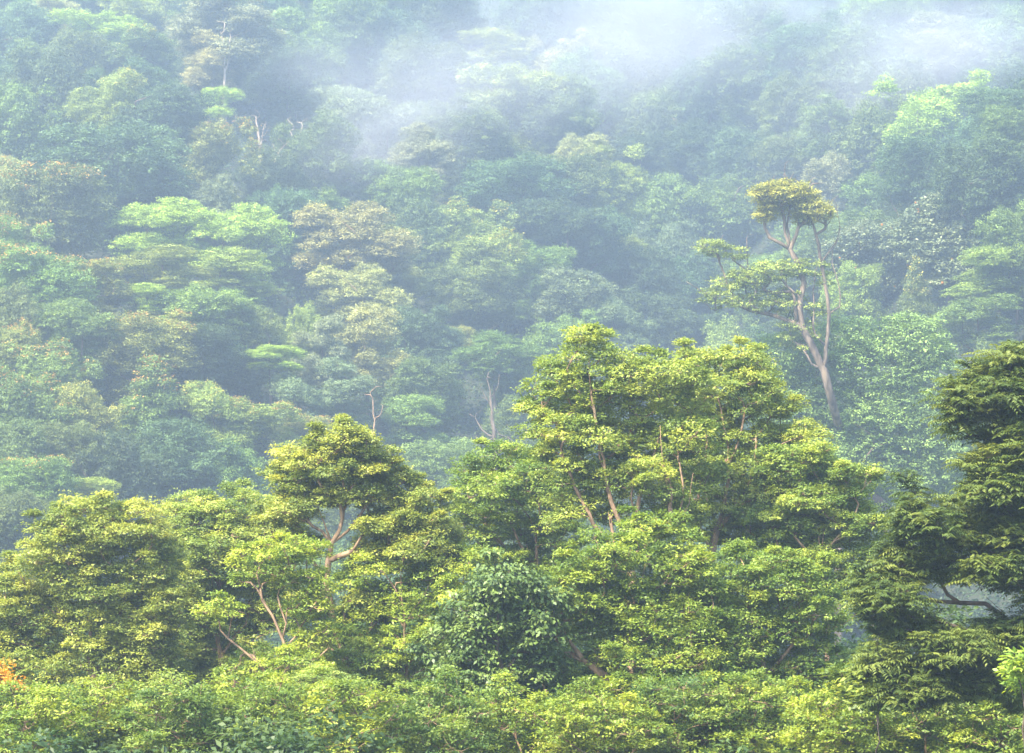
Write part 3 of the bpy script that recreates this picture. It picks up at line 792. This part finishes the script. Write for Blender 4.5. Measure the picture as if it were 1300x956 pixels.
# undergrowth on the hillside and in the valley: nobody could count it
n = 520000
Y = rng.uniform(110, 640, n); X = rng.uniform(-1, 1, n) * (Y * HF * 1.1 + 12)
Z = terrain(X, Y)
Cc = np.stack([X, Y, Z + rng.uniform(0.1, 1.0, n) + 3.2 * np.clip(np.sin(X / 2.3 + np.sin(Y / 3.1) * 2) * np.cos(Y / 2.7), 0, 1) * rng.random(n)], 1)
V = leaves(Cc, unit(rng.normal(0, 1, (n, 3)) * [1, 1, 0.3]), rng.uniform(.3, .75, n), rng.uniform(.2, .4, n))
u = link('undergrowth', quad_mesh('undergrowth', V, rng.uniform(0, 1, n)), M_LEAF_FAR, None, (0.050, 0.085, 0.026)); u['kind'] = 'stuff'

# ================================================================ FRONT TREES
def front_tree(name, label, Y, foot_px, stems, lobes, color, bark, rad=0.28, Rp=0.62, L=0.145, W=0.075, style='spray', n_spray=54, n_leaf=9,
               density=1.2, flat=0.58, mat=None, droop=0.25, shell=0.5, tip=0.026, group='trees in the front row', cat='tree', depth=0.8, low=-0.75, twigs=5, gap=1.12, stem_off=-0.5):
    FS = 0.72; Y *= FS; rad *= FS * 0.55; Rp *= FS; L *= FS; W *= FS; tip *= FS
    if style == 'pinnate': lobes = [(a_[0], a_[1], a_[2] * 1.08, a_[3] * 1.15) for a_ in lobes]
    fx = at(foot_px, 870, Y)[0]; gz = float(terrain(fx, Y)); base = np.array([fx, Y, gz])
    o = thing(name, label, cat, (fx, Y, gz), group)
    if cat == 'tree' and style == 'spray' and name not in ('leaning_tree', 'open_crowned_tree', 'slender_tree'):
        extra = []
        for l_ in lobes:
            for q in range(2):
                a_ = rng.uniform(0, 2 * np.pi); f_ = rng.uniform(0.35, 0.6)
                extra.append((l_[0] + math.cos(a_) * l_[2] * 0.85, l_[1] + abs(math.sin(a_)) * l_[3] * 0.9 * rng.choice([-0.55, 1, 1.3]), l_[2] * f_, l_[3] * f_ * 1.1))
        lobes = list(lobes) + extra
    Ls = [(c - base, a * np.array([0.95, 1, 1.15])) for c, a in pads_px(lobes, Y, depth)]
    FRONT.append(dict(px=foot_px, py=800, lab=label))
    P, RR = scatter_pads(Ls, Rp, density, shell, low, gap, 1.12)
    if cat == 'tree':           # leading shoots that stand out of the crown
        top = P[rng.permutation(len(P))[:len(P) // 4]]
        cen = P.mean(0); up_ = unit(unit((top - cen) * [1, 1, 0.8]) + [0, 0, 0.9])
        P = np.vstack([P, top + up_ * Rp * rng.uniform(0.5, 1.1, (len(top), 1))]); RR = np.concatenate([RR, rng.uniform(0.28, 0.55, len(top)) * Rp])
    sk = Skeleton(0.4); first = True; forkz = None
    for s in stems:
        q = px_path([(a_[0], a_[1], (a_[2] if len(a_) > 2 else 0) + stem_off) for a_ in s], Y, base)
        if first:
            sk.stem([np.array([0, 0, -0.5]), np.array([q[0][0] * 0.4, 0, q[0][2] * 0.5])] + q, main=True, wob=0.035); first = False
            forkz = q[0][2]; tpos = q[-1]
        else:
            k = sk.nearest(q[0]); sk.stem([sk.pos[k]] + q[1:], attach=k, wob=0.035)
    sk.grow(P, min(forkz, P[:, 2].min() + 0.5), np.array(tpos))
    V, T, S = pad_foliage(P, RR, n_spray, n_leaf, L, W, flat, droop, style, skirt=0.5)
    # twigs inside the pads
    tr, br = sk.meshes('f', rad, tip, 8)
    TV, TF = [], []
    for i in range(len(P)):
        for q in rng.integers(0, n_spray, twigs):
            e = S[i * n_spray + q]; b_ = P[i] - [0, 0, 0.05]
            tube(TV, TF, [b_, (b_ + e) / 2 - [0, 0, 0.06], e], [0.012, 0.009, 0.005], 3)
    link('trunk', tr, bark, o)
    V0 = [v.co[:] for v in br.vertices]; F0 = [tuple(p_.vertices) for p_ in br.polygons]; n0 = len(V0)
    link('branches', gen_mesh('branches', V0 + TV, F0 + [tuple(i + n0 for i in f) for f in TF]), bark, o)
    link('crown', quad_mesh('crown_front', V, T), mat or M_LEAF, o, color)
    return len(V)

FRONT = []
tot = 0
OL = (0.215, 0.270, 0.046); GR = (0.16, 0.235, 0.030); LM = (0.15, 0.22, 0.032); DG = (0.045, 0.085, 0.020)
tot += front_tree('broadleaf_tree', 'bushy olive-green tree filling the lower left corner of the front row', 118, 120,
  [[(120, 900), (118, 840), (112, 780), (115, 730)], [(118, 850), (90, 800), (60, 770)], [(118, 830), (150, 780), (165, 730)]],
  [(110, 682, 52, 36), (165, 676, 46, 34), (78, 712, 46, 34), (30, 748, 42, 32), (130, 745, 60, 36), (190, 722, 36, 38), (10, 790, 36, 34), (60, 800, 50, 36), (115, 805, 52, 36),
   (170, 800, 46, 36), (40, 862, 54, 36), (110, 868, 52, 34), (175, 868, 46, 34), (80, 765, 44, 30), (215, 770, 30, 34)], OL, M_BARK)
tot += front_tree('broadleaf_tree', 'yellow-green rounded tree second from the left in the front row', 124, 280,
  [[(285, 900), (284, 850), (275, 790), (280, 730)], [(284, 840), (310, 790), (325, 740)], [(280, 800), (250, 750), (245, 700)]],
  [(252, 662, 40, 28), (300, 656, 44, 30), (338, 668, 36, 34), (226, 700, 28, 36), (272, 702, 48, 34), (325, 715, 46, 32), (248, 750, 42, 34), (300, 765, 46, 34), (345, 770, 36, 34),
   (235, 810, 42, 34), (285, 825, 44, 34), (240, 868, 40, 30), (300, 872, 50, 28)], (0.21, 0.28, 0.05), M_BARK, shell=0.45)
tot += front_tree('leaning_tree', 'sparse tree with thick bare leaning limbs left of the open front tree', 108, 360,
  [[(352, 905), (348, 868), (330, 842), (308, 826), (288, 812), (280, 800), (278, 788)], [(288, 812), (292, 790), (300, 776), (316, 780)], [(330, 842), (320, 822)],
   [(350, 868), (372, 840), (358, 812), (345, 782), (336, 766), (324, 748), (318, 738)], [(345, 782), (334, 764), (330, 748), (326, 728)], [(358, 812), (362, 790), (356, 772)]],
  [(350, 712, 38, 22), (385, 755, 32, 26), (372, 725, 32, 22), (318, 728, 26, 16), (395, 800, 30, 24), (335, 848, 36, 22), (275, 775, 24, 14), (375, 850, 40, 24), (390, 700, 24, 18), (310, 868, 40, 18)],
  (0.21, 0.29, 0.036), M_BARK, rad=0.20, Rp=0.5, density=0.85, n_spray=26)
tot += front_tree('open_crowned_tree', 'open-crowned tree with a forked pale brown trunk standing above the left front row', 113, 446,
  [[(449, 900), (447, 866), (441, 843), (433, 815), (424, 793), (415, 764), (414, 738), (417, 715), (421, 690)], [(433, 815), (437, 797), (440, 780), (436, 770)],
   [(421, 690), (408, 675), (396, 668), (382, 650), (376, 636)], [(421, 690), (430, 672), (435, 658), (432, 640)], [(419, 700), (440, 672), (452, 660), (466, 640)],
   [(414, 740), (404, 724), (394, 708)], [(441, 843), (452, 824), (468, 800), (474, 785)], [(417, 718), (446, 700), (458, 682), (470, 665)], [(421, 690), (410, 660), (402, 640)], [(437, 830), (418, 822), (400, 840)]],
  [(440, 562, 30, 18), (378, 596, 34, 22), (425, 592, 44, 24), (470, 590, 30, 20), (400, 622, 44, 20), (450, 622, 38, 20), (508, 620, 28, 18), (495, 645, 32, 18), (362, 618, 16, 14), (352, 655, 24, 14), (478, 700, 26, 14), (500, 690, 30, 14), (545, 640, 20, 12), (455, 595, 40, 20), (405, 560, 16, 10), (555, 712, 30, 14), (380, 690, 22, 12), (535, 664, 34, 18), (560, 688, 26, 16),
   (370, 652, 26, 14), (530, 700, 40, 20), (485, 670, 26, 12), (395, 770, 26, 18), (410, 830, 26, 18), (470, 770, 28, 18)], (0.215, 0.265, 0.046), M_BARK, rad=0.30, Rp=0.48, density=1.0, gap=1.15, flat=0.55, tip=0.045)
tot += front_tree('slender_tree', 'slender light-leaved tree with a thin crooked trunk right of the open front tree', 112, 512,
  [[(516, 900), (515, 850), (513, 800), (511, 765), (508, 735), (512, 716)], [(513, 800), (524, 775), (540, 755)], [(511, 765), (498, 745), (488, 728)]],
  [(500, 712, 40, 20), (465, 735, 32, 22), (545, 728, 38, 22), (590, 722, 34, 22), (485, 765, 36, 22), (535, 768, 40, 24), (580, 765, 34, 24), (455, 800, 32, 24), (505, 808, 42, 26), (555, 815, 40, 28), (470, 850, 44, 28), (530, 862, 44, 28), (440, 870, 36, 24)],
  (0.22, 0.30, 0.038), M_BARK, rad=0.16, density=0.85, shell=0.3)
tot += front_tree('large_leaved_tree', 'dark tree with large drooping leaves at the centre of the front row', 102, 640,
  [[(640, 905), (638, 860), (630, 820), (632, 780)], [(638, 850), (662, 815), (668, 785)], [(632, 830), (604, 800), (596, 785)]],
  [(645, 748, 46, 20), (685, 765, 22, 20), (615, 772, 40, 26), (660, 790, 46, 32), (590, 815, 40, 32), (635, 832, 48, 32), (685, 830, 34, 34), (600, 865, 48, 30), (665, 872, 48, 28)],
  (0.095, 0.15, 0.032), M_BARK_DARK, L=0.21, W=0.13, n_spray=22, n_leaf=8, droop=0.7, mat=M_GLOSSY, Rp=0.6, density=0.85)
tot += front_tree('broadleaf_tree', 'dark green tree with lime tips on the left shoulder of the big front tree', 122, 678,
  [[(694, 900), (690, 850), (685, 780), (683, 730), (680, 700), (674, 660)], [(685, 735), (660, 690), (640, 650)], [(683, 720), (668, 690)], [(684, 710), (686, 660), (682, 620)]],
  [(610, 602, 30, 20), (650, 584, 34, 22), (676, 600, 26, 24), (596, 634, 22, 18), (636, 636, 42, 28), (678, 648, 30, 30), (606, 668, 30, 24), (650, 690, 44, 30), (692, 705, 28, 32), (700, 760, 28, 28), (660, 740, 36, 26), (708, 668, 24, 22), (718, 700, 26, 24), (636, 720, 34, 26), (700, 625, 22, 20)],
  (0.16, 0.24, 0.032), M_BARK, rad=0.25)
tot += front_tree('great_tree', 'tallest front tree, many-stemmed with a pointed yellow-green top right of centre', 112, 790,
  [[(800, 900), (802, 820), (800, 740), (798, 692), (806, 660), (812, 630)], [(798, 700), (785, 660), (775, 640), (768, 600), (760, 560)], [(799, 710), (765, 680), (745, 650), (733, 618), (722, 590)],
   [(806, 660), (800, 630), (808, 590)], [(800, 720), (782, 690), (772, 650)], [(799, 715), (840, 680), (862, 650), (868, 610), (860, 570)], [(855, 665), (852, 620), (842, 580), (838, 540)],
   [(768, 600), (756, 540), (750, 490), (748, 450)], [(733, 618), (712, 570), (706, 530)], [(845, 675), (876, 640), (880, 600)]],
  [(747, 446, 26, 20), (725, 474, 30, 22), (772, 462, 28, 20), (702, 510, 26, 26), (740, 508, 36, 24), (784, 492, 28, 20), (697, 556, 22, 28), (736, 552, 38, 26), (780, 538, 32, 24), (712, 598, 28, 26), (760, 592, 34, 24),
   (835, 480, 32, 20), (868, 478, 28, 20), (822, 516, 36, 24), (866, 522, 34, 24), (808, 562, 34, 26), (852, 568, 36, 26), (790, 610, 30, 20), (828, 612, 34, 24), (872, 610, 30, 24), (735, 636, 30, 20), (850, 650, 28, 18), (765, 640, 22, 16)],
  (0.205, 0.275, 0.044), M_BARK, rad=0.36, density=1.0, stem_off=-0.9, tip=0.03)
tot += front_tree('great_tree', 'right-hand twin of the tallest front tree, lower with upright brown stems', 118, 910,
  [[(905, 900), (904, 820), (900, 740), (905, 690), (920, 640), (925, 590), (922, 550)], [(903, 700), (885, 650), (892, 600), (898, 560)], [(908, 680), (945, 630), (955, 590), (960, 560)], [(925, 590), (940, 550), (946, 520)], [(922, 560), (912, 520), (908, 490)]],
  [(880, 462, 24, 18), (990, 520, 18, 14), (912, 468, 30, 20), (942, 474, 24, 22), (896, 500, 26, 22), (958, 504, 30, 24), (924, 514, 34, 22), (972, 534, 22, 16), (900, 548, 30, 24), (945, 552, 34, 20), (905, 596, 32, 24), (950, 594, 38, 20), (992, 582, 30, 14), (1020, 548, 16, 8), (1000, 560, 20, 10),
   (880, 530, 24, 30), (885, 590, 26, 26), (880, 640, 30, 24), (1000, 610, 34, 18), (1025, 640, 34, 18), (975, 660, 34, 20), (915, 636, 36, 22), (968, 630, 36, 20), (890, 668, 30, 22), (940, 672, 36, 20)], (0.20, 0.265, 0.044), M_BARK, rad=0.30, density=1.1, stem_off=-0.9, tip=0.03)
tot += front_tree('broadleaf_tree', 'low green dome in front of the foot of the tallest tree', 104, 790,
  [[(800, 920), (795, 880), (770, 862), (740, 838), (712, 802), (690, 808), (672, 812)], [(795, 885), (832, 830), (834, 790), (830, 760)], [(770, 862), (800, 800), (790, 750)], [(770, 862), (757, 846), (750, 838)], [(834, 810), (868, 780), (872, 760)]],
  [(824, 680, 34, 18), (786, 704, 46, 24), (850, 706, 40, 24), (742, 740, 44, 28), (800, 744, 52, 30), (858, 748, 44, 28), (730, 786, 40, 26), (786, 792, 44, 30), (842, 796, 48, 30), (888, 790, 30, 34), (812, 846, 52, 30), (872, 850, 44, 30), (760, 880, 40, 20), (700, 850, 20, 18), (820, 890, 60, 22)],
  GR, M_BARK, rad=0.42, shell=0.4)
tot += front_tree('broadleaf_tree', 'low green rounded tree right of the dome at the front', 106, 970,
  [[(975, 910), (972, 860), (965, 810), (960, 770)], [(972, 860), (1005, 820), (1015, 780)], [(970, 850), (935, 800), (925, 770)]],
  [(935, 722, 40, 20), (985, 738, 44, 24), (925, 765, 38, 26), (970, 780, 46, 28), (1022, 782, 38, 26), (930, 815, 42, 30), (985, 826, 46, 30), (1038, 832, 40, 30), (940, 868, 46, 28), (1000, 876, 46, 26), (1055, 875, 36, 24), (1010, 750, 30, 16)],
  (0.16, 0.24, 0.034), M_BARK, shell=0.4)
tot += front_tree('broadleaf_tree', 'airy yellow-green tree sloping down right of the tallest twins', 116, 1045,
  [[(1050, 900), (1052, 820), (1048, 760), (1044, 720), (1040, 690)], [(1048, 765), (1044, 700), (1046, 670)], [(1050, 790), (1072, 792), (1095, 780), (1105, 765)], [(1044, 720), (1010, 680), (990, 650)], [(1042, 700), (1075, 670), (1090, 640)]],
  [(1000, 588, 34, 18), (1032, 580, 24, 12), (1010, 642, 44, 24), (1058, 624, 32, 15), (1005, 612, 38, 16), (1045, 596, 28, 14), (1085, 604, 22, 9), (1022, 640, 40, 18), (1068, 640, 30, 14), (985, 668, 38, 18), (1045, 676, 40, 18), (1098, 664, 30, 12), (1015, 705, 40, 20), (1075, 708, 36, 16), (1120, 690, 20, 10), (1060, 745, 30, 18), (990, 710, 30, 18), (1100, 735, 22, 12)],
  (0.19, 0.27, 0.044), M_BARK, rad=0.2, density=0.95, Rp=0.55)
tot += front_tree('feathery_tree', 'dark feathery-leaved tree with yellowish tips along the right edge', 84, 1345,
  [[(1350, 930), (1345, 860), (1340, 780), (1342, 700), (1345, 620), (1345, 540)], [(1340, 830), (1312, 810), (1290, 798), (1270, 778), (1252, 758)], [(1285, 792), (1250, 765), (1215, 765), (1175, 762), (1150, 757)],
   [(1342, 640), (1310, 580), (1285, 562), (1262, 552)], [(1342, 720), (1310, 700), (1280, 690), (1250, 685)], [(1215, 765), (1190, 730), (1175, 700), (1165, 670)], [(1340, 860), (1300, 850), (1260, 850), (1210, 855)]],
  [(1278, 456, 16, 6), (1296, 462, 22, 14), (1262, 474, 20, 10), (1232, 488, 18, 10), (1280, 502, 26, 14), (1240, 522, 24, 14), (1288, 536, 26, 14), (1228, 544, 16, 7), (1310, 500, 20, 40), (1300, 572, 22, 16), (1268, 572, 26, 14), (1282, 598, 26, 14), (1240, 585, 18, 9), (1215, 520, 18, 12), (1225, 660, 22, 12), (1120, 775, 20, 14), (1262, 806, 30, 14), (1160, 880, 34, 18), (1120, 840, 24, 16),
   (1160, 632, 14, 10), (1150, 658, 18, 12), (1178, 668, 24, 14), (1158, 690, 22, 13), (1200, 690, 22, 14), (1262, 612, 22, 9), (1242, 630, 20, 9), (1288, 628, 24, 12), (1268, 660, 30, 14), (1240, 690, 28, 15), (1292, 694, 26, 18),
   (1200, 722, 30, 14), (1150, 726, 26, 13), (1112, 738, 18, 11), (1258, 724, 28, 14), (1130, 762, 26, 12), (1296, 740, 24, 12), (1170, 800, 28, 15), (1212, 826, 32, 15), (1262, 836, 32, 15), (1140, 800, 18, 14), (1180, 856, 32, 16), (1236, 870, 34, 16), (1290, 822, 24, 16), (1292, 880, 26, 18), (1325, 650, 22, 40), (1325, 780, 22, 40)],
  (0.085, 0.125, 0.024), M_BARK_DARK, rad=0.4, Rp=0.5, L=0.21, W=0.065, style='pinnate', n_spray=20, n_leaf=13, density=2.0, droop=0.4, shell=0.2, gap=0.8, stem_off=0.4)
# low bushy trees filling the foot of the picture
LOW = ['at the left end of the bottom edge', 'under the bushy olive tree at the bottom', 'under the yellow-green tree at the bottom', 'below the bare leaning limbs', 'below the forked pale trunk',
       'under the slender light tree at the bottom', 'under the large-leaved dark tree', 'below the thick leaning limb of the front dome', 'under the front dome at the bottom', 'under the rounded tree right of the dome',
       'below the airy sloping tree', 'left under the dark feathery tree', 'in the bottom right corner region']
for q, wh in enumerate(LOW):
    cx = 25 + q * 104 + rng.uniform(-14, 14); yt = rng.uniform(885, 900)
    lb = [(cx + rng.uniform(-12, 12), yt, 40, 20), (cx - 34, yt + 22, 38, 22), (cx + 34, yt + 24, 38, 22), (cx, yt + 45, 56, 26), (cx - 20, yt + 68, 50, 22), (cx + 26, yt + 70, 46, 22)]
    col_ = [GR, (0.20, 0.27, 0.032), (0.12, 0.19, 0.03)][q % 3]
    tot += front_tree('understorey_tree', ['dark green', 'yellow-green', 'mid green'][[2, 1, 0][q % 3]] + ' low bushy tree ' + wh, rng.uniform(92, 98), cx, [[(cx, 1010), (cx + 3, 960), (cx - 4, 920)]], lb, col_, M_BARK, rad=0.14,
                      n_spray=30, density=1.2, group='low bushy trees at the bottom')
# undergrowth shrubs along the bottom
SH = [
 ('flowering_shrub', 'orange-yellow flowering shrub in the bottom left corner', 96, -2, [(-2, 858, 12, 11), (-12, 846, 10, 9), (8, 868, 11, 7)], (0.55, 0.34, 0.05), 'spray', 0.16, .09),
 ('broad_leaved_shrub', 'bright broad-leaved shrub at the foot of the dark feathery tree', 84, 1108, [(1090, 858, 26, 14), (1118, 850, 22, 16), (1140, 870, 26, 14), (1105, 885, 34, 16)], (0.14, 0.20, 0.035), 'spray', 0.26, .13),
 ('lime_shrub', 'lime green shrub in the bottom right corner', 80, 1294, [(1290, 856, 14, 12), (1305, 872, 16, 14), (1300, 842, 10, 9)], (0.22, 0.33, 0.045), 'spray', 0.24, .12),
 ('fern_shrub', 'pale feathery shrub below the open front tree', 100, 420, [(400, 868, 34, 14), (440, 878, 30, 14), (372, 876, 24, 12)], (0.20, 0.28, 0.06), 'pinnate', 0.16, .06),
]
for nm, lab, Y, fx, lob, colr, sty, L_, W_ in SH:
    cxp = sum(l[0] for l in lob) / len(lob)
    tot += front_tree(nm, lab, Y, fx, [[(cxp, 925), (cxp, 900), (cxp, 880)]], lob, colr, M_BARK_DARK, rad=0.06, Rp=0.4, L=L_, W=W_, style=sty,
                      n_spray=16, n_leaf=9, group='shrubs under the front trees', cat='shrub', tip=0.01)
# understorey saplings below the crowns (shared shape, each its own object)
Ls = [((0, 0, 3.4), (1.9, 1.6, 1.3)), ((1.3, .3, 2.4), (1.5, 1.3, 1.0)), ((-1.3, -.2, 2.5), (1.5, 1.3, 1.0)), ((0, -.6, 1.6), (2.2, 1.6, 1.0)), ((.2, 0, 4.8), (1.1, 1.0, .8))]
UP = []
for q in range(3):
    P, RR = scatter_pads(Ls, 0.6, 1.0, 0.4, -0.6)
    V, T, _ = pad_foliage(P, RR, 34, 9, 0.13, 0.065, 0.6)
    cm = quad_mesh('crown_sapling', V, T); cm.materials.append(M_LEAF)
    sk = Skeleton(0.6); sk.stem([(0, 0, -0.4), (.1, 0, 1.2), (0, .1, 3), (.1, 0, 4.6)], main=True); sk.grow(P, .6, np.array([0, 0, 1.0]))
    tm, bm2 = sk.meshes('s', 0.09, 0.012, 6); tm.materials.append(M_BARK); bm2.materials.append(M_BARK)
    UP.append((cm, tm, bm2))
k = 0
FP = [(o_['px'], o_['py'], o_['lab']) for o_ in FRONT]
for Y in (64, 69, 94, 101):
    half = Y * HF + 3
    for x in np.arange(-half, half, 3.6 if Y < 80 else 4.4):
        X = x + rng.uniform(-1.2, 1.2); Yj = Y + rng.uniform(-1.5, 1.5); gz = float(terrain(X, Yj)); s = rng.uniform(1.4, 1.85) if Y < 80 else rng.uniform(1.6, 2.3)
        px, py = to_px((X, Yj, gz + 4))
        lab = near_label(px, 800, FP, 'dark ' + ('low' if Y == 64 else 'leafy' if Y == 69 else 'shaded' if Y == 94 else 'far'), 'sapling')
        o = thing('sapling', lab, 'sapling', (X, Yj, gz), 'saplings under the front trees')
        u3 = UP[k % 3]; k += 1; rot = rng.uniform(0, 6.28)
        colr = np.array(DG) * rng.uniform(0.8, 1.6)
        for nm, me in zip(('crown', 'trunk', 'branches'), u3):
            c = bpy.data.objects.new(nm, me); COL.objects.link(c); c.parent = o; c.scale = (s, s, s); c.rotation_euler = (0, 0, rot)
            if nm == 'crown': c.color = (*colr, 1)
print('front leaves', tot, 'objects', len(bpy.data.objects))
